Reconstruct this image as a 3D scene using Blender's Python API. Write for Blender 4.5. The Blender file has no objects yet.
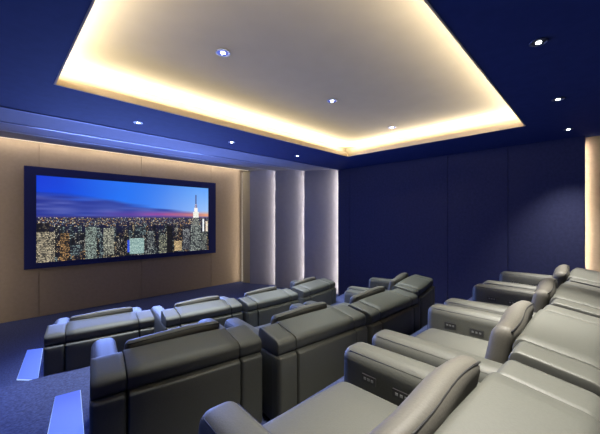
import bpy, bmesh, math, random
from mathutils import Vector, Matrix
R = math.radians
sc = bpy.context.scene
col = sc.collection
# ------------------------------------------------------------------ camera
EYE = 1.83
cam_data = bpy.data.cameras.new('camera')
cam = bpy.data.objects.new('camera', cam_data)
col.objects.link(cam)
cam.location = (0, 0, EYE)
cam.rotation_euler = (R(90), 0, R(-45.45))
cam_data.sensor_width = 36
cam_data.lens = 303.6 / 600 * 36
cam_data.shift_y = 1.6 / 600
cam_data.clip_start = 0.02
sc.camera = cam
# ------------------------------------------------------------------ world, exposure
w = bpy.data.worlds.new('world'); sc.world = w; w.use_nodes = True
w.node_tree.nodes['Background'].inputs[0].default_value = (0.01, 0.013, 0.03, 1)
w.node_tree.nodes['Background'].inputs[1].default_value = 0.3
vs = sc.view_settings
vs.view_transform = 'Standard'; vs.look = 'None'; vs.gamma = 1; vs.use_curve_mapping = False
vs.exposure = 0.0

# lamp strengths in one place
TRAY_W = 215.0          # whole tray cove
PORTAL_W = 12.0         # each portal cove line
WALLWASH_W = 24.0      # strip above the screen wall
SPOT_TRAY, SPOT_FRONT, SPOT_REAR, SPOT_PORTAL, SPOT_AISLE_FILL = 460.0, 760.0, 860.0, 60.0, 190.0
SCREEN_FILL_W = 235.0
WARM = (1.0, 0.87, 0.71); COOL = (0.92, 1.0, 0.97); BLUE = (0.16, 0.28, 1.0); LILAC = (0.5, 0.56, 1.0)

def area(name, loc, sx, sy, power, color, direction, parent=None, spread=180):
    l = bpy.data.lights.new(name, 'AREA'); l.shape = 'RECTANGLE'
    l.size = sx; l.size_y = sy; l.energy = power; l.color = color; l.spread = R(spread)
    o = bpy.data.objects.new(name, l); col.objects.link(o)
    o.location = loc
    o.rotation_euler = direction
    if parent: o.parent = parent
    return o

# ------------------------------------------------------------------ materials
def srgb(r, g, b):
    f = lambda c: (c / 255 / 12.92) if c / 255 <= 0.04045 else ((c / 255 + 0.055) / 1.055) ** 2.4
    return (f(r), f(g), f(b), 1)

def mat(name, color, rough=0.7, spec=0.3, noise=0.0, scale=60, bump=0.0, metallic=0.0, sheen=0.0):
    m = bpy.data.materials.new(name); m.use_nodes = True
    nt = m.node_tree; b = nt.nodes['Principled BSDF']
    b.inputs['Roughness'].default_value = rough
    b.inputs['Specular IOR Level'].default_value = spec
    b.inputs['Metallic'].default_value = metallic
    if sheen:
        b.inputs['Sheen Weight'].default_value = sheen
        b.inputs['Sheen Roughness'].default_value = 0.5
    c = (color[0], color[1], color[2], 1)
    b.inputs['Base Color'].default_value = c
    if noise or bump:
        tc = nt.nodes.new('ShaderNodeTexCoord')
        n = nt.nodes.new('ShaderNodeTexNoise'); n.inputs['Scale'].default_value = scale
        n.inputs['Detail'].default_value = 4
        nt.links.new(tc.outputs['Object'], n.inputs['Vector'])
        if noise:
            r = nt.nodes.new('ShaderNodeValToRGB')
            r.color_ramp.elements[0].position = 0.3; r.color_ramp.elements[1].position = 0.7
            r.color_ramp.elements[0].color = tuple(x * (1 - noise) for x in c[:3]) + (1,)
            r.color_ramp.elements[1].color = tuple(min(1, x * (1 + noise)) for x in c[:3]) + (1,)
            nt.links.new(n.outputs['Fac'], r.inputs['Fac'])
            nt.links.new(r.outputs['Color'], b.inputs['Base Color'])
        if bump:
            bp = nt.nodes.new('ShaderNodeBump'); bp.inputs['Strength'].default_value = bump
            bp.inputs['Distance'].default_value = 0.004
            nt.links.new(n.outputs['Fac'], bp.inputs['Height'])
            nt.links.new(bp.outputs['Normal'], b.inputs['Normal'])
    return m

def emit(name, color, strength):
    m = bpy.data.materials.new(name); m.use_nodes = True
    b = m.node_tree.nodes['Principled BSDF']
    b.inputs['Base Color'].default_value = (0, 0, 0, 1)
    b.inputs['Emission Color'].default_value = (*color[:3], 1)
    b.inputs['Emission Strength'].default_value = strength
    return m

M = {
 'navy_wall': mat('navy_fabric_wall', (0.024, 0.027, 0.062), 0.9, 0.1, 0.12, 25, 0.1),
 'navy_soffit': mat('navy_painted_soffit', (0.021, 0.033, 0.118), 0.85, 0.1, 0.06, 12),
 'tray': mat('cream_ceiling_paint', (0.42, 0.37, 0.25), 0.9, 0.1, 0.02, 5),
 'lip': mat('tan_tray_lip', (0.42, 0.34, 0.24), 0.8, 0.1),
 'panel': mat('pale_grey_panel', (0.22, 0.225, 0.285), 0.85, 0.1, 0.03, 10),
 'cream_wall': mat('cream_fabric_wall', (0.22, 0.175, 0.13), 0.9, 0.1, 0.05, 18),
 'carpet': mat('charcoal_blue_carpet', (0.042, 0.052, 0.120), 0.95, 0.1, 0.35, 55, 0.8),
 'fabric': mat('grey_upholstery', (0.043, 0.0445, 0.038), 0.58, 0.35, 0.07, 130, 0.15),
 'pillow': mat('grey_pillow_upholstery', (0.049, 0.046, 0.038), 0.62, 0.3, 0.07, 130, 0.15),
 'piping': mat('dark_piping', (0.012, 0.012, 0.012), 0.7, 0.2),
 'black': mat('black_plastic', (0.012, 0.012, 0.014), 0.35, 0.5),
 'silver': mat('silver_button', (0.22, 0.23, 0.24), 0.3, 0.5, metallic=0.8),
 'frame': mat('navy_velvet_frame', (0.010, 0.014, 0.075), 0.8, 0.15),
 'trim': mat('blue_grey_trim', (0.25, 0.29, 0.42), 0.4, 0.4),
 'nosing': mat('pale_blue_nosing', (0.20, 0.22, 0.36), 0.6, 0.3),
 'dark_trim': mat('dark_trim_ring', (0.04, 0.045, 0.08), 0.4, 0.4),
 'bulb': emit('white_lamp', (0.85, 0.93, 1.0), 25),
 'lens': emit('blue_lens', (0.10, 0.14, 0.72), 0.75),
 'led_warm': emit('warm_led', WARM, 3.0),
 'led_line': emit('cream_led_line', (1.0, 0.86, 0.68), 1.1),
 'step': emit('blue_step_light', (0.085, 0.17, 1.0), 0.95),
 'stepend': emit('pale_step_edge', (0.35, 0.5, 1.0), 1.2),
}

# ------------------------------------------------------------------ mesh helpers
def link(name, bm, m, parent=None, smooth=False, bevel=0.0):
    bmesh.ops.recalc_face_normals(bm, faces=bm.faces)
    me = bpy.data.meshes.new(name); bm.to_mesh(me); bm.free()
    o = bpy.data.objects.new(name, me); col.objects.link(o)
    if m: me.materials.append(m)
    if smooth:
        for p in me.polygons: p.use_smooth = True
    if bevel:
        b = o.modifiers.new('bevel', 'BEVEL'); b.width = bevel; b.segments = 2; b.limit_method = 'ANGLE'
    if parent: o.parent = parent
    return o

def box(bm, x0, x1, y0, y1, z0, z1):
    v = [bm.verts.new((x, y, z)) for x in (x0, x1) for y in (y0, y1) for z in (z0, z1)]
    for f in ((0, 1, 3, 2), (4, 6, 7, 5), (0, 4, 5, 1), (2, 3, 7, 6), (0, 2, 6, 4), (1, 5, 7, 3)):
        bm.faces.new([v[i] for i in f])
    return v

def prism(bm, pts, z0, z1):
    lo = [bm.verts.new((x, y, z0)) for x, y in pts]; hi = [bm.verts.new((x, y, z1)) for x, y in pts]
    n = len(pts)
    bm.faces.new(lo); bm.faces.new(hi)
    for i in range(n):
        bm.faces.new((lo[i], lo[(i + 1) % n], hi[(i + 1) % n], hi[i]))

def B(*a):
    bm = bmesh.new(); box(bm, *a); return bm

def P(pts, z0, z1):
    bm = bmesh.new(); prism(bm, pts, z0, z1); return bm

def struct(name, bm, m, **k):
    o = link(name, bm, m, **k)
    if not k.get('parent'): o['kind'] = 'structure'
    return o

def empty(name, loc, rz=0, label=None, cat=None, group=None):
    o = bpy.data.objects.new(name, None); col.objects.link(o)
    o.location = loc; o.rotation_euler = (0, 0, rz); o.empty_display_size = 0.1
    if label: o['label'] = label
    if cat: o['category'] = cat
    if group: o['group'] = group
    return o

def rbox(bm, lo, hi, r, bulge=(0, 0, 0), deform=None, n=6, arc=5):
    """cushion: rounded box with softly swollen faces, optional vertex deform"""
    rv = r if isinstance(r, tuple) else (r, r, r)
    ax = []
    for a in range(3):
        L = hi[a] - lo[a]; rr = min(rv[a], L / 2 - 1e-4)
        c = [lo[a] + rr * (1 - math.cos(math.pi / 2 * i / arc)) for i in range(arc)]
        mid = [lo[a] + rr + (L - 2 * rr) * i / n for i in range(n + 1)]
        c2 = [hi[a] - rr * (1 - math.cos(math.pi / 2 * i / arc)) for i in range(arc)]
        ax.append(c + mid + c2[::-1])
    cen = [(lo[a] + hi[a]) / 2 for a in range(3)]; half = [(hi[a] - lo[a]) / 2 for a in range(3)]
    cache = {}
    def vert(i, j, k):
        key = (i, j, k)
        if key in cache: return cache[key]
        p = Vector((ax[0][i], ax[1][j], ax[2][k]))
        re = [min(rv[a], half[a] - 1e-4) for a in range(3)]
        q = Vector([min(max(p[a], lo[a] + re[a]), hi[a] - re[a]) for a in range(3)])
        d = Vector([(p[a] - q[a]) / re[a] for a in range(3)])
        if d.length > 1e-9:
            d.normalize(); p = q + Vector([d[a] * re[a] for a in range(3)])
        t = [(p[a] - cen[a]) / half[a] for a in range(3)]
        for a in range(3):
            if bulge[a]:
                o1, o2 = [b for b in range(3) if b != a]
                p[a] += bulge[a] * t[a] * (1 - min(1, abs(t[o1])) ** 2.5) * (1 - min(1, abs(t[o2])) ** 2.5)
        if deform: p = Vector(deform(p, t))
        cache[key] = bm.verts.new(p); return cache[key]
    N = [len(a) for a in ax]
    def quad(*ks):
        try: bm.faces.new([vert(*k) for k in ks])
        except ValueError: pass
    for s in (0, N[2] - 1):
        for i in range(N[0] - 1):
            for j in range(N[1] - 1): quad((i, j, s), (i + 1, j, s), (i + 1, j + 1, s), (i, j + 1, s))
    for s in (0, N[1] - 1):
        for i in range(N[0] - 1):
            for k in range(N[2] - 1): quad((i, s, k), (i + 1, s, k), (i + 1, s, k + 1), (i, s, k + 1))
    for s in (0, N[0] - 1):
        for j in range(N[1] - 1):
            for k in range(N[2] - 1): quad((s, j, k), (s, j + 1, k), (s, j + 1, k + 1), (s, j, k + 1))

def cushion(name, lo, hi, r, m, parent, bulge=(0, 0, 0), deform=None, n=6):
    bm = bmesh.new(); rbox(bm, lo, hi, r, bulge, deform, n)
    bmesh.ops.remove_doubles(bm, verts=bm.verts, dist=1e-5)
    return link(name, bm, m, parent, smooth=True)

def tube(bm, pts, r, seg=8, closed=False):
    pts = [Vector(p) for p in pts]; rings = []
    n = len(pts)
    for i, p in enumerate(pts):
        a = pts[(i - 1) % n] if (closed or i > 0) else p
        b = pts[(i + 1) % n] if (closed or i < n - 1) else p
        t = (b - a).normalized()
        u = t.cross(Vector((0, 0, 1)))
        if u.length < 1e-3: u = t.cross(Vector((1, 0, 0)))
        u.normalize(); v = t.cross(u)
        rings.append([bm.verts.new(p + r * (math.cos(2 * math.pi * k / seg) * u + math.sin(2 * math.pi * k / seg) * v)) for k in range(seg)])
    m = n if closed else n - 1
    for i in range(m):
        A, Bq = rings[i], rings[(i + 1) % n]
        for k in range(seg): bm.faces.new((A[k], A[(k + 1) % seg], Bq[(k + 1) % seg], Bq[k]))
    if not closed:
        bm.faces.new(rings[0]); bm.faces.new(rings[-1][::-1])

def disc(bm, z0, z1, r0, r1=None, seg=28, c=(0, 0)):
    """solid disc, or ring when r1 is given"""
    if r1 is None:
        prism(bm, [(c[0] + r0 * math.cos(2 * math.pi * i / seg), c[1] + r0 * math.sin(2 * math.pi * i / seg)) for i in range(seg)], z0, z1)
        return
    vs_ = []
    for i in range(seg):
        ca, sa = math.cos(2 * math.pi * i / seg), math.sin(2 * math.pi * i / seg)
        vs_.append([bm.verts.new((c[0] + r * ca, c[1] + r * sa, z)) for r, z in ((r0, z0), (r1, z0), (r1, z1), (r0, z1))])
    for i in range(seg):
        a, b = vs_[i], vs_[(i + 1) % seg]
        for k in range(4): bm.faces.new((a[k], a[(k + 1) % 4], b[(k + 1) % 4], b[k]))

# ------------------------------------------------------------------ room dimensions
XR, XL, YB = 5.78, -1.25, -1.35           # side and rear walls
ZS = EYE + 1.15                            # soffit underside
YSOFF = 4.40                               # front edge of the soffit
YW = 7.45                                  # screen wall
TX0, TX1, TY0, TY1 = 0.372, 4.645, 0.645, 3.325   # tray opening
TIER_B, TIER_C = 0.28, 0.60
# floors
struct('floor', B(XL - .3, XR + .3, YB - .2, YW + .3, -0.12, 0), M['carpet'])
edgeB = [(XL, 3.93), (0.40, 3.885), (1.35, 3.70), (1.46, 3.62), (2.42, 3.475), (3.46, 3.39), (4.50, 3.62), (XR, 3.9)]
struct('floor_tier_middle', P([(XL, YB), (XR, YB)] + edgeB[::-1], 0.0, TIER_B), M['carpet'])
edgeC = [(XL, 1.50), (XR, 1.50)]
struct('floor_tier_rear', P([(XL, YB), (XR, YB)] + [(XR, 1.42), (XL, 1.42)], TIER_B, TIER_C), M['carpet'])

# side, rear walls
def seamed_wall(name, x, y0, y1, z0, z1, m, seams, t=0.12, gap=0.006):
    """upright fabric panels butted along shallow vertical joints; one continuous mesh"""
    bm = bmesh.new()
    box(bm, x + 0.02, x + t, y0, y1, z0, z1)
    cuts = [y0] + sorted(seams) + [y1]
    for a, b in zip(cuts[:-1], cuts[1:]):
        box(bm, x, x + 0.02, a + gap / 2, b - gap / 2, z0, z1)
    return struct(name, bm, m)
seamed_wall('wall_right', XR - 0.02, 0.137, YSOFF + 0.005, 0, ZS + 0.03, M['navy_wall'], [1.03, 1.94, 4.07], gap=0.008)
struct('wall_right_rear', B(XR + .13, XR + .25, YB, 0.25, 0, ZS + 0.4), M['cream_wall'])
struct('wall_right_front', B(XR + .30, XR + .42, YSOFF - .3, YW + .2, 0, ZS + 0.6), M['panel'])
struct('wall_left', B(XL - .12, XL, YB, YSOFF, 0, ZS + 0.5), M['navy_wall'])
struct('wall_rear', B(XL - .12, XR + .3, YB - .12, YB, 0, ZS + 0.5), M['navy_wall'])
struct('wall_left_front', B(XL - .42, XL - .30, YSOFF - .3, YW + .2, 0, ZS + 0.6), M['panel'])
# screen wall of wide fabric panels
bm = bmesh.new(); box(bm, XL - .45, XR + .45, YW + 0.02, YW + 0.15, 0, ZS + 0.7)
cuts = [XL - .45, 0.62, 2.40, 4.15, XR + .45]
for a, b in zip(cuts[:-1], cuts[1:]): box(bm, a + .004, b - .004, YW, YW + .02, 0, ZS + 0.7)
struct('wall_front', bm, M['cream_wall'])

# soffit: four navy slabs around the tray opening, one mesh
SO = 0.05
bm = bmesh.new()
XA, XB = XL - .45, XR + .45
box(bm, XA, TX0, YB, YSOFF, ZS, ZS + SO)
box(bm, TX1, XB, YB, YSOFF, ZS, ZS + SO)
box(bm, TX0, TX1, YB, TY0, ZS, ZS + SO)
box(bm, TX0, TX1, TY1, YSOFF, ZS, ZS + SO)
struct('ceiling_soffit', bm, M['navy_soffit'])
# pale lip around the opening
bm = bmesh.new(); lt = 0.012; z0, z1 = ZS - .002, ZS + SO + .012
box(bm, TX0, TX0 + lt, TY0, TY1, z0, z1)
box(bm, TX1 - lt, TX1, TY0, TY1, z0, z1)
box(bm, TX0 + lt, TX1 - lt, TY0, TY0 + lt, z0, z1)
box(bm, TX0 + lt, TX1 - lt, TY1 - lt, TY1, z0, z1)
struct('trim_1', bm, M['lip'])
# raised tray ceiling with its cove walls
ZT = ZS + 0.22; cv = 0.20
bm = bmesh.new()
box(bm, TX0 - cv, TX1 + cv, TY0 - cv, TY1 + cv, ZT, ZT + .05)
box(bm, TX0 - cv - .05, TX0 - cv, TY0 - cv, TY1 + cv, ZS + SO, ZT + .05)
box(bm, TX1 + cv, TX1 + cv + .05, TY0 - cv, TY1 + cv, ZS + SO, ZT + .05)
box(bm, TX0 - cv - .05, TX1 + cv + .05, TY0 - cv - .05, TY0 - cv, ZS + SO, ZT + .05)
box(bm, TX0 - cv - .05, TX1 + cv + .05, TY1 + cv, TY1 + cv + .05, ZS + SO, ZT + .05)
struct('ceiling', bm, M['tray'])
# warm LED strips on the cove ledge, each a thing with its light
zc = ZS + SO + 0.03
perim = 2 * (TX1 - TX0 + TY1 - TY0)
def led(name, label, group, loc, L, W, power, color, rot, m, mesh=None):
    t = empty(name, loc, 0, label, 'light strip', group)
    o = link('diffuser', B(-L / 2, L / 2, -W / 2, W / 2, -.004, 0), m, t)
    o.rotation_euler = rot
    a = area('led_light', (0, 0, 0), L, W, power, color, (0, 0, 0), t)
    # area lamps shine down their local -Z: flip, and stand just off the diffuser
    mt = Matrix.Rotation(rot[2], 4, 'Z') @ Matrix.Rotation(rot[1], 4, 'Y') @ Matrix.Rotation(rot[0], 4, 'X')
    a.location = mt @ Vector((0, 0, 0.004))
    a.rotation_euler = (mt @ Matrix.Rotation(math.pi, 4, 'X')).to_euler()
    return t
g = 'LED strips hidden in the ceiling tray'
TL = R(30)
for nm, lb, loc, L, rz, tl in (
    ('led_strip', 'warm LED strip hidden behind the front lip of the ceiling tray', ((TX0 + TX1) / 2, TY1 + .10, zc), TX1 - TX0, 0, TL),
    ('led_strip', 'warm LED strip hidden behind the rear lip of the ceiling tray', ((TX0 + TX1) / 2, TY0 - .10, zc), TX1 - TX0, 0, -TL),
    ('led_strip', 'warm LED strip hidden behind the left lip of the ceiling tray', (TX0 - .10, (TY0 + TY1) / 2, zc), TY1 - TY0, R(90), TL),
    ('led_strip', 'warm LED strip hidden behind the right lip of the ceiling tray', (TX1 + .10, (TY0 + TY1) / 2, zc), TY1 - TY0, R(90), -TL)):
    led(nm, lb, g, loc, L, .03, TRAY_W * L / perim, WARM, (tl, 0, rz), M['led_warm'])

# ------------------------------------------------------------------ stepped portal round the screen
YE = [4.40, 5.31, 6.20, 7.00]                     # where each step ends
ZE = [ZS, EYE + 1.205, EYE + 1.285, EYE + 1.345]  # underside of each ceiling step
XE = [5.77, 5.545, 5.345, 5.10]                   # inner edge of each side panel (right)
XM = 2.33                                          # middle of the screen wall
names = ['front edge of the navy soffit', 'first pale ceiling step', 'second pale ceiling step', 'third pale ceiling step']
for k in range(1, 4):
    struct('ceiling_step', B(XA, XB, YE[k - 1] - .16, YE[k], ZE[k], ZE[k] + .04), M['panel'])
# top of the last slot, over the screen wall
struct('ceiling_slot', B(XA, XB, YE[3] - .2, YW + .02, EYE + 1.50, EYE + 1.54), M['panel'])
for k in range(0, 3):
    led('led_strip', 'LED strip hidden above the ' + names[k], 'LED strips hidden in the stepped ceiling',
        ((XE[k + 1] + 2 * XM - XE[k + 1]) / 2, YE[k] - .035, ZE[k] + .012 + (.04 if k else SO - .006)), 6.2, .02, PORTAL_W, LILAC, (R(-50), 0, 0), M['led_warm'])
led('led_strip', 'warm LED strip lighting the screen wall from the slot above', 'LED strips hidden in the stepped ceiling',
    (XM, YW - .12, EYE + 1.445), 5.4, .03, WALLWASH_W, WARM, (R(-165), 0, 0), M['led_warm'])
t = empty('led_strip', (XM, YE[3] + .012, EYE + 1.345), 0, 'bright cream LED line along the ceiling edge above the screen wall', 'light strip')
link('diffuser', B(-2.72, 2.72, -.012, .012, -.006, .03), M['led_line'], t)
# slim pale nosings under the step edges
for k in range(0, 3):
    struct('trim_%d' % (k + 2), B(XA, XB, YE[k] - .03, YE[k] + .002, ZE[k] - .008, ZE[k] + .02), M['trim'] if k else M['nosing'])
for k in range(1, 4):
    for s, side in ((1, 'right'), (-1, 'left')):
        # each side panel is a louvre: starts outside the previous panel's edge, runs forward and inward
        x_end = XE[k]; x_start = XE[k - 1] + .19
        y0, y1 = YE[k - 1] + .02, YE[k]
        t = .03
        pts = [(x_start, y0), (x_end, y1), (x_end + t, y1), (x_start + t, y0)]
        if s < 0: pts = [(2 * XM - x, y) for x, y in pts]
        struct('wall_%s_panel' % side, P(pts, 0, ZE[k] + .0), M['panel'])
        xl, yl = XE[k - 1] + .06, YE[k - 1] + .0
        if s < 0: xl = 2 * XM - xl
# last return beside the screen wall
for s, side in ((1, 'right'), (-1, 'left')):
    pts = [(5.20, 6.98), (5.06, 7.27), (5.09, 7.29), (5.24, 7.0)]
    if s < 0: pts = [(2 * XM - x, y) for x, y in pts]
    struct('wall_%s_panel' % side, P(pts, 0, EYE + 1.345), M['tray'])
# upright LED strips behind each panel edge
def vled(label, x, y, H, power, color, face, m=M['led_warm'], z0=0.02, hw=.012, group='upright LED strips behind the side panels'):
    """upright strip: H tall, facing angle `face` about Z (0 = +X)"""
    t = empty('led_strip', (x, y, z0), 0, label, 'light strip', group)
    o = link('diffuser', B(-.004, 0, -hw, hw, 0, H), m, t); o.rotation_euler = (0, 0, face)
    a = area('led_light', (0, 0, 0), .02, H, power, color, (0, 0, 0), t)
    d = Vector((math.cos(face), math.sin(face), 0))
    a.location = d * .004 + Vector((0, 0, H / 2))
    # -Z -> d, Y -> up
    z = -d; yv = Vector((0, 0, 1)); x_ = yv.cross(z)
    a.rotation_euler = Matrix((x_, yv, z)).transposed().to_euler()
    return t
SIDE_W = 11.5
nm = ['navy side wall end', 'first side panel', 'second side panel', 'third side panel']
for k in range(0, 3):
    for s, side in ((1, 'right'), (-1, 'left')):
        x = XE[k] + .075; y = YE[k] + .03
        f = R(75)
        if s < 0: x = 2 * XM - x; f = math.pi - f
        vled('warm upright LED strip behind the %s %s' % (side, nm[k]), x, y, ZE[k + 1] - .06, SIDE_W, WARM, f)
for s, side in ((1, 'right'), (-1, 'left')):
    x, y, f = 5.05, 7.31, R(150)
    if s < 0: x = 2 * XM - x; f = math.pi - f
    vled('bright upright LED line at the %s end of the screen wall' % side, x, y, EYE + 1.30, 6.0, WARM, f, M['led_line'], hw=.04)
# rear strip lighting the cream wall at the right rear
vled('warm upright LED strip behind the rear edge of the navy wall', XR + .09, 0.145, ZS - .1, 110.0, WARM, R(-60))

# ------------------------------------------------------------------ recessed downlights
def downlight(label, x, y, z, r, power, color, group, ring, cone=70, lens=True, aim=None):
    t = empty('recessed_downlight', (x, y, z), 0, label, 'ceiling light', group)
    bm = bmesh.new(); disc(bm, -.006, 0, r * .80, r); link('trim_ring', bm, ring, t, bevel=.0015)
    bm = bmesh.new(); disc(bm, -.003, 0, r * .82); link('lens', bm, M['lens'] if lens else M['black'], t)
    bm = bmesh.new()
    bmesh.ops.create_uvsphere(bm, u_segments=16, v_segments=8, radius=r * .33)
    for v in bm.verts: v.co.z = v.co.z * .35 - .004
    link('lamp', bm, M['bulb'], t, smooth=True)
    l = bpy.data.lights.new('spot', 'SPOT'); l.energy = power; l.color = color
    l.spot_size = R(cone); l.spot_blend = 1.0; l.shadow_soft_size = .03
    o = bpy.data.objects.new('spot', l); col.objects.link(o); o.parent = t; o.location = (0, 0, -.03)
    if aim: o.rotation_euler = aim
    return t
gt, gf, gr, gp = 'downlights in the ceiling tray', 'downlights in the front soffit', 'downlights in the rear soffit', 'downlights in the stepped ceiling'
for i, x in enumerate((1.34, 2.775, 4.215)):
    downlight(['blue-ringed downlight nearest in the cream ceiling tray', 'middle downlight of the row in the cream ceiling tray', 'farthest downlight in the cream ceiling tray by the right wall'][i],
              x, 2.21, ZT, .06, SPOT_TRAY * (.35, 1, 1)[i], COOL, gt, M['trim'])
for i, x in enumerate((1.23, 2.53, 3.92)):
    downlight(['leftmost downlight in the navy soffit before the screen', 'middle downlight in the navy soffit before the screen', 'rightmost downlight in the navy soffit before the screen'][i],
              x, 3.93, ZS, .05, SPOT_FRONT, (.86, .93, 1.0), gf, M['trim'])
for i, x in enumerate((2.50, 3.82, 5.20, 1.31)):  # last one is added out of view to brighten the nearest recliner
    downlight(['white downlight in the black rear soffit, highest in view', 'white downlight in the black rear soffit, middle of three', 'white downlight in the black rear soffit, farthest by the wall',
                'white downlight in the rear soffit straight above the nearest recliner'][i],
              x, 0.28, ZS, .05, SPOT_REAR * (1, 1, .4, 1)[i], (1.0, .95, .86), gr, M['dark_trim'], lens=False, cone=(52, 52, 84, 84)[i])
for i, (x, y) in enumerate(((1.09, 5.38), (2.26, 5.36), (3.48, 5.40))):
    downlight(['small downlight in the stepped ceiling, leftmost above the screen', 'small downlight in the stepped ceiling above the screen middle', 'small downlight in the stepped ceiling, rightmost near the side panels'][i],
              x, y, ZE[2], .045, SPOT_PORTAL, (.45, .55, 1.0), gp, M['trim'])
for i, y in enumerate((1.0, 2.6, 4.1)):  # lamps added out of view to fill the left side with blue
    downlight(['blue downlight over the left aisle beside the rear row', 'blue downlight over the left aisle beside the middle row', 'blue downlight over the left aisle beside the front row'][i],
              -0.45, y, ZS, .05, SPOT_AISLE_FILL, BLUE, 'blue downlights over the left aisle', M['trim'], cone=70)

# ------------------------------------------------------------------ projection screen
SX0, SX1, SZ0, SZ1 = 0.41, 4.235, EYE - .92, EYE + .955
IX0, IX1, IZ0, IZ1 = 0.575, 4.03, EYE - .815, EYE + .80
YF = 7.35
scr = empty('projection_screen', ((SX0 + SX1) / 2, YF, SZ0), 0, 'wide screen in a navy frame showing a city skyline at dusk', 'screen')
ox, oz = (SX0 + SX1) / 2, SZ0
bm = bmesh.new()
for a in ((SX0, IX0, SZ0, SZ1), (IX1, SX1, SZ0, SZ1), (IX0, IX1, SZ0, IZ0), (IX0, IX1, IZ1, SZ1)):
    box(bm, a[0] - ox, a[1] - ox, 0, .095, a[2] - oz, a[3] - oz)
link('frame', bm, M['frame'], scr)
# picture: a fine grid whose cells carry the picture's own colours
rnd = random.Random(7)
NX, NZ = 230, 108
def lerp(a, b, t): t = max(0, min(1, t)); return tuple(a[i] + (b[i] - a[i]) * t for i in range(3))
def vnoise(x, y, seed=0):
    def h(i, j): return random.Random((i * 73856093) ^ (j * 19349663) ^ seed).random()
    i, j = math.floor(x), math.floor(y); fx, fy = x - i, y - j
    fx = fx * fx * (3 - 2 * fx); fy = fy * fy * (3 - 2 * fy)
    return (h(i, j) * (1 - fx) + h(i + 1, j) * fx) * (1 - fy) + (h(i, j + 1) * (1 - fx) + h(i + 1, j + 1) * fx) * fy
img = [[(0, 0, 0)] * NX for _ in range(NZ)]
HOR = 0.515
for j in range(NZ):
    v = (j + .5) / NZ
    for i in range(NX):
        u = (i + .5) / NX
        if v > HOR:
            s = (v - HOR) / (1 - HOR)
            top = lerp((2, 52, 205), (95, 160, 245), u * 1.1) if u > .0 else None
            mid = lerp((4, 70, 220), (150, 190, 245), (u - .15) * 1.2)
            c = lerp(mid, top, (s - .25) / .75)
            c = lerp(c, (20, 120, 250), max(0, .5 - abs(u - .42) * 1.6))
            # cloud bank sinking towards the right
            ct = .62 - .50 * u
            n = vnoise(u * 6, v * 30, 3) * .16
            if s < ct + n - .05:
                cl = lerp((32, 44, 135), (84, 92, 170), vnoise(u * 9, v * 42, 5))
                c = lerp(c, cl, min(1, (ct + n - .05 - s) * 9) * (.95 - .25 * u))
            # glow above the horizon
            wgt = max(0, 1 - abs(s - .10) / .13) * max(0, min(1, (u - .22) * 2.2))
            gl = lerp((176, 70, 150), (255, 150, 90), (u - .62) * 2.8)
            c = lerp(c, gl, wgt * (.65 + .35 * vnoise(u * 14, v * 60, 9)))
            if s < .045: c = lerp(c, (60, 50, 110), .55)
        else:
            d = v / HOR
            c = lerp((8, 10, 22), (26, 30, 68), d * d)
            p = .10 + .25 * (d > .80)
            if rnd.random() < p:
                k = rnd.random()
                c = lerp((60, 55, 50), rnd.choice([(255, 220, 160), (230, 235, 220), (240, 180, 110), (150, 170, 200)]), k * (.55 + .35 * (d > .75)))
        img[j][i] = c
def building(u0, u1, v0, v1, base, wcol, dens, dark=.25):
    for i in range(max(0, int(u0 * NX)), min(NX, int(u1 * NX) + 1)):
        for j in range(max(0, int(v0 * NZ)), min(NZ, int(v1 * NZ))):
            c = base
            if (j % 2 == 0) and rnd.random() < dens: c = lerp(base, wcol, rnd.uniform(.35, 1))
            elif rnd.random() < dens * dark: c = lerp(base, wcol, rnd.uniform(.2, .7))
            img[j][i] = c
tones = [((12, 16, 24), (235, 215, 170)), ((20, 26, 32), (205, 215, 205)), ((16, 18, 30), (250, 205, 140)), ((26, 32, 40), (180, 205, 200)), ((16, 18, 24), (240, 235, 215))]
for row, (hmin, hmax, wmin, wmax) in enumerate(((.30, .44, .008, .02), (.20, .36, .012, .03), (.10, .26, .02, .045), (.04, .15, .02, .05))):
    u = 0
    while u < 1:
        wd = rnd.uniform(wmin, wmax)
        if rnd.random() < .78:
            b, wc = rnd.choice(tones); building(u, u + wd, 0, rnd.uniform(hmin, hmax), b, wc, rnd.uniform(.12, .42))
        u += wd + rnd.uniform(0, .012)
building(0, .075, .0, .36, (52, 50, 46), (235, 220, 185), .65, .5); building(.0, .055, .36, .46, (14, 14, 24), (120, 110, 90), .15)
building(.10, .14, 0, .34, (30, 26, 24), (220, 170, 110), .5)
building(.22, .27, 0, .40, (56, 62, 62), (190, 210, 195), .6, .5)
building(.31, .365, .04, .38, (60, 62, 58), (225, 225, 200), .6, .5)
building(.44, .455, .05, .22, (40, 70, 200), (70, 110, 250), .5, .6)
building(.455, .535, .02, .24, (120, 150, 148), (200, 225, 215), .5, .6)
building(.56, .60, .05, .33, (40, 44, 50), (190, 200, 190), .5)
building(.635, .69, 0, .26, (44, 48, 48), (215, 215, 180), .5); building(.69, .725, 0, .40, (12, 12, 16), (60, 55, 50), .15)
building(.74, .79, .02, .17, (120, 100, 70), (255, 225, 170), .7, .6); building(.80, .85, .03, .36, (38, 40, 50), (200, 205, 200), .45)
building(.865, .935, .0, .40, (36, 42, 48), (215, 225, 210), .5, .4); building(.878, .922, .40, .52, (50, 54, 60), (230, 230, 210), .5, .5)
building(.882, .918, .52, .62, (225, 225, 215), (255, 255, 250), .6, .8); building(.888, .912, .62, .68, (250, 235, 225), (255, 255, 255), .8, .8)
building(.893, .907, .68, .74, (120, 110, 150), (255, 255, 255), .3); building(.8985, .9005, .74, .88, (70, 70, 120), (90, 90, 130), .2)
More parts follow.
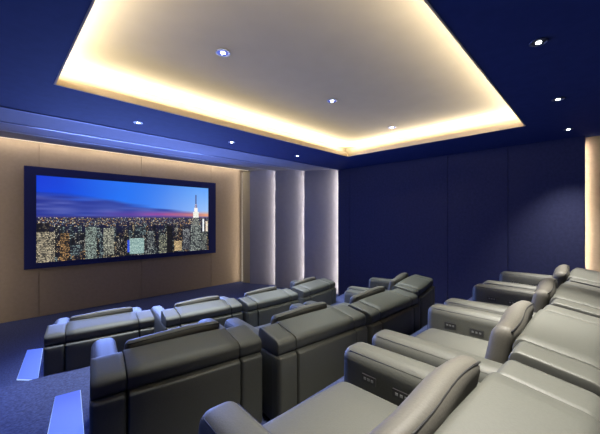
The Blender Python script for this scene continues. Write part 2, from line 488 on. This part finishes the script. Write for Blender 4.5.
building(.945, .985, 0, .30, (34, 36, 44), (200, 210, 190), .5); building(.955, .965, .30, .50, (230, 235, 240), (255, 255, 255), .8); building(.98, .992, .3, .47, (220, 200, 170), (255, 255, 255), .6)
me = bpy.data.meshes.new('picture')
vv = []; ff = []
for j in range(NZ + 1):
    for i in range(NX + 1):
        vv.append((IX0 + (IX1 - IX0) * i / NX - ox, .03, IZ0 + (IZ1 - IZ0) * j / NZ - oz))
for j in range(NZ):
    for i in range(NX):
        a = j * (NX + 1) + i; ff.append((a, a + 1, a + NX + 2, a + NX + 1))
me.from_pydata(vv, [], ff)
ca = me.color_attributes.new('picture_colour', 'FLOAT_COLOR', 'CORNER')
data = []
for j in range(NZ):
    for i in range(NX):
        c = srgb(*img[j][i]); data.extend(c * 4)
ca.data.foreach_set('color', data)
pm = bpy.data.materials.new('screen_picture'); pm.use_nodes = True
nt = pm.node_tree; b = nt.nodes['Principled BSDF']; b.inputs['Base Color'].default_value = (.01, .01, .01, 1); b.inputs['Roughness'].default_value = .8
at_ = nt.nodes.new('ShaderNodeVertexColor'); at_.layer_name = 'picture_colour'
nt.links.new(at_.outputs['Color'], b.inputs['Emission Color']); b.inputs['Emission Strength'].default_value = 1.05
me.materials.append(pm)
pic = bpy.data.objects.new('picture', me); col.objects.link(pic); pic.parent = scr
area('screen_light', ((IX0 + IX1) / 2, YF + .025, (IZ0 + IZ1) / 2), IX1 - IX0 - .1, IZ1 - IZ0 - .1, SCREEN_FILL_W, (.20, .32, 1.0), (R(-90), 0, 0), spread=104)  # unseen lamp added at the picture to strengthen its blue light

# ------------------------------------------------------------------ floor step lights along the left aisle
def step_light(label, pts, z):
    cx = sum(p[0] for p in pts) / 4; cy = sum(p[1] for p in pts) / 4
    t = empty('step_light', (cx, cy, z), 0, label, 'step light', 'blue step lights along the left aisle')
    loc = [(p[0] - cx, p[1] - cy) for p in pts]
    link('housing', P([(x * 1.04, y * 1.015) for x, y in loc], 0, .012), M['stepend'], t)
    link('diffuser', P(loc, .012, .018), M['step'], t)
step_light('glowing blue step light in the aisle beside the middle row', [(.385, 3.34), (.555, 3.31), (.445, 2.50), (.245, 2.60)], TIER_B)
step_light('glowing blue step light in the aisle beside the front row', [(.345, 5.62), (.50, 5.55), (.365, 4.52), (.205, 4.70)], 0)

# ------------------------------------------------------------------ cinema recliners
def back_shear(p, t):           # top leans: front edge higher than the rear
    z = p.z
    if t[2] > 0: z += .035 * (p.y / .22 - .5) * t[2]
    return (p.x, p.y, z)
def make_recliner():
    r = empty('cinema_recliner', (0, 0, 0), 0, 'grey recliner', 'armchair', 'grey cinema recliners in three rows')
    F, PL = M['fabric'], M['pillow']
    H = .57
    for s in (-1, 1):
        x0, x1 = (-.49, -.325) if s < 0 else (.325, .49)
        def taper(p, t, s=s):       # arm swells a little at the front and top
            return (p.x, p.y, p.z + (.012 * t[2] * (p.y / .94) if t[2] > 0 else 0))
        a = cushion('armrest', (x0, -.01, .02), (x1, .94, H), .055, F, r, (.004, .006, .012), taper)
        bm = bmesh.new(); zt = H - .012
        for xx in (x0 + .016, x1 - .016):
            tube(bm, [(xx, .08, zt), (xx, .5, zt + .005), (xx, .89, zt + .009)], .0022, 6)
        link('piping', bm, M['piping'], a, smooth=True)
        if s > 0:
            for py, pz, L in ((.765, .475, .075), (.60, .468, .085)):
                bm = bmesh.new(); box(bm, x0 - .008, x0 + .004, py - L / 2, py + L / 2, pz - .018, pz + .018)
                for q in (-.26, 0, .26):
                    box(bm, x0 - .011, x0 - .006, py + q * L - .006, py + q * L + .006, pz - .005, pz + .006)
                c = link('control_panel', bm, M['black'], a)
                c.data.materials.append(M['silver'])
                for f in c.data.polygons:
                    if f.center.x < x0 - .0083 or (f.center.x < x0 - .0079 and f.area < 1e-4): f.material_index = 1
        cushion('back_wing', (x0, -.016, .545), (x1 - (.001 if s < 0 else 0), .27, .675), (.005, .04, .045), F, r, (0, .004, .003), back_shear)
    cushion('seat_cushion', (-.322, .20, .23), (.322, .92, .44), .06, F, r, (0, .015, .022), None, 8)
    cushion('footrest', (-.315, .60, .03), (.315, .885, .235), .03, F, r, (0, .008, 0))
    cushion('backrest', (-.325, -.018, .545), (.325, .285, .678), (.004, .045, .05), F, r, (0, .006, .008), back_shear, 8)
    for s in (-1, 1):
        x0, x1 = (-.492, -.326) if s < 0 else (.326, .492)
        cushion('back_panel', (x0, -.04, .03), (x1, .10, .555), (.02, .05, .025), F, r, (0, .004, 0))
    cushion('back_panel', (-.325, -.045, .03), (.325, .20, .555), (.012, .05, .025), F, r, (0, .010, 0), None, 8)
    def lean(p, t):
        y = p.y - .065 * (p.z - .42) / .34 + .010 * math.sin(t[0] * 3)
        return (p.x, y, p.z - .010 * t[0] * t[0] + .006 * t[0])
    pl = cushion('headrest_pillow', (-.312, .34, .42), (.312, .432, .742), (.03, .04, .045), PL, r, (.0, .018, .004), lean, 8)
    bm = bmesh.new()
    pts = []
    for i in range(13):
        t0 = -1 + i / 6; x = t0 * .30; t = (x / .312,)
        z = .729
        pts.append((x, .351 - .065 * (z - .42) / .34 + .010 * math.sin(t[0] * 3), z - .010 * t[0] * t[0] + .006 * t[0]))
    tube(bm, pts, .004, 6); link('piping', bm, M['piping'], pl, smooth=True)
    return r
def kids(o): return [c for c in bpy.data.objects if c.parent == o]
def copy_tree(o, parent=None):
    c = o.copy(); col.objects.link(c); c.parent = parent
    for ch in kids(o): copy_tree(ch, c)
    return c
seats = [  # x, y, z, degrees, width scale, label
 (.860, 3.845, 0, -10.4, 1.03, 'grey recliner at the left end of the front row, nearest the screen wall'),
 (1.925, 3.56, 0, -7.5, 1.01, 'grey recliner second from the left in the front row'),
 (2.915, 3.40, 0, -2.5, .95, 'grey recliner third from the left in the front row'),
 (4.00, 3.45, 0, 7.0, 1.0, 'grey recliner at the right end of the front row, by the pale side panels'),
 (.895, 1.89, TIER_B, -9.5, 1.075, 'dark blue-lit recliner at the left end of the middle row'),
 (1.95, 1.61, TIER_B, -5.5, 1.03, 'grey recliner second from the left in the middle row'),
 (3.00, 1.53, TIER_B, -.5, 1.04, 'grey recliner third from the left in the middle row'),
 (4.13, 1.70, TIER_B, 9.0, 1.02, 'grey recliner at the right end of the middle row, by the navy wall'),
 (.895, .02, TIER_C, -3.0, 1.0, 'large nearest recliner at the left end of the rear row with visible seat cushion'),
 (1.955, -.012, TIER_C, -1.0, 1.0, 'grey recliner second from the left in the rear row'),
 (2.99, -.045, TIER_C, -.5, 1.0, 'grey recliner third from the left in the rear row'),
 (4.02, -.07, TIER_C, 0, 1.0, 'grey recliner at the far right end of the rear row by the navy wall'),
]
proto = make_recliner()
for ch in list(bpy.data.objects):       # wedge plan: a little narrower towards the front, as in curved rows
    if ch.type == 'MESH' and (ch.parent == proto or (ch.parent and ch.parent.parent == proto)):
        for v in ch.data.vertices: v.co.x *= 1 - .055 * max(0, v.co.y) / .94
for i, (x, y, z, a, sx, lb) in enumerate(seats):
    o = proto if i == 0 else copy_tree(proto)
    o.location = (x, y, z); o.rotation_euler = (0, 0, R(a)); o.scale = (sx, 1, 1); o['label'] = lb
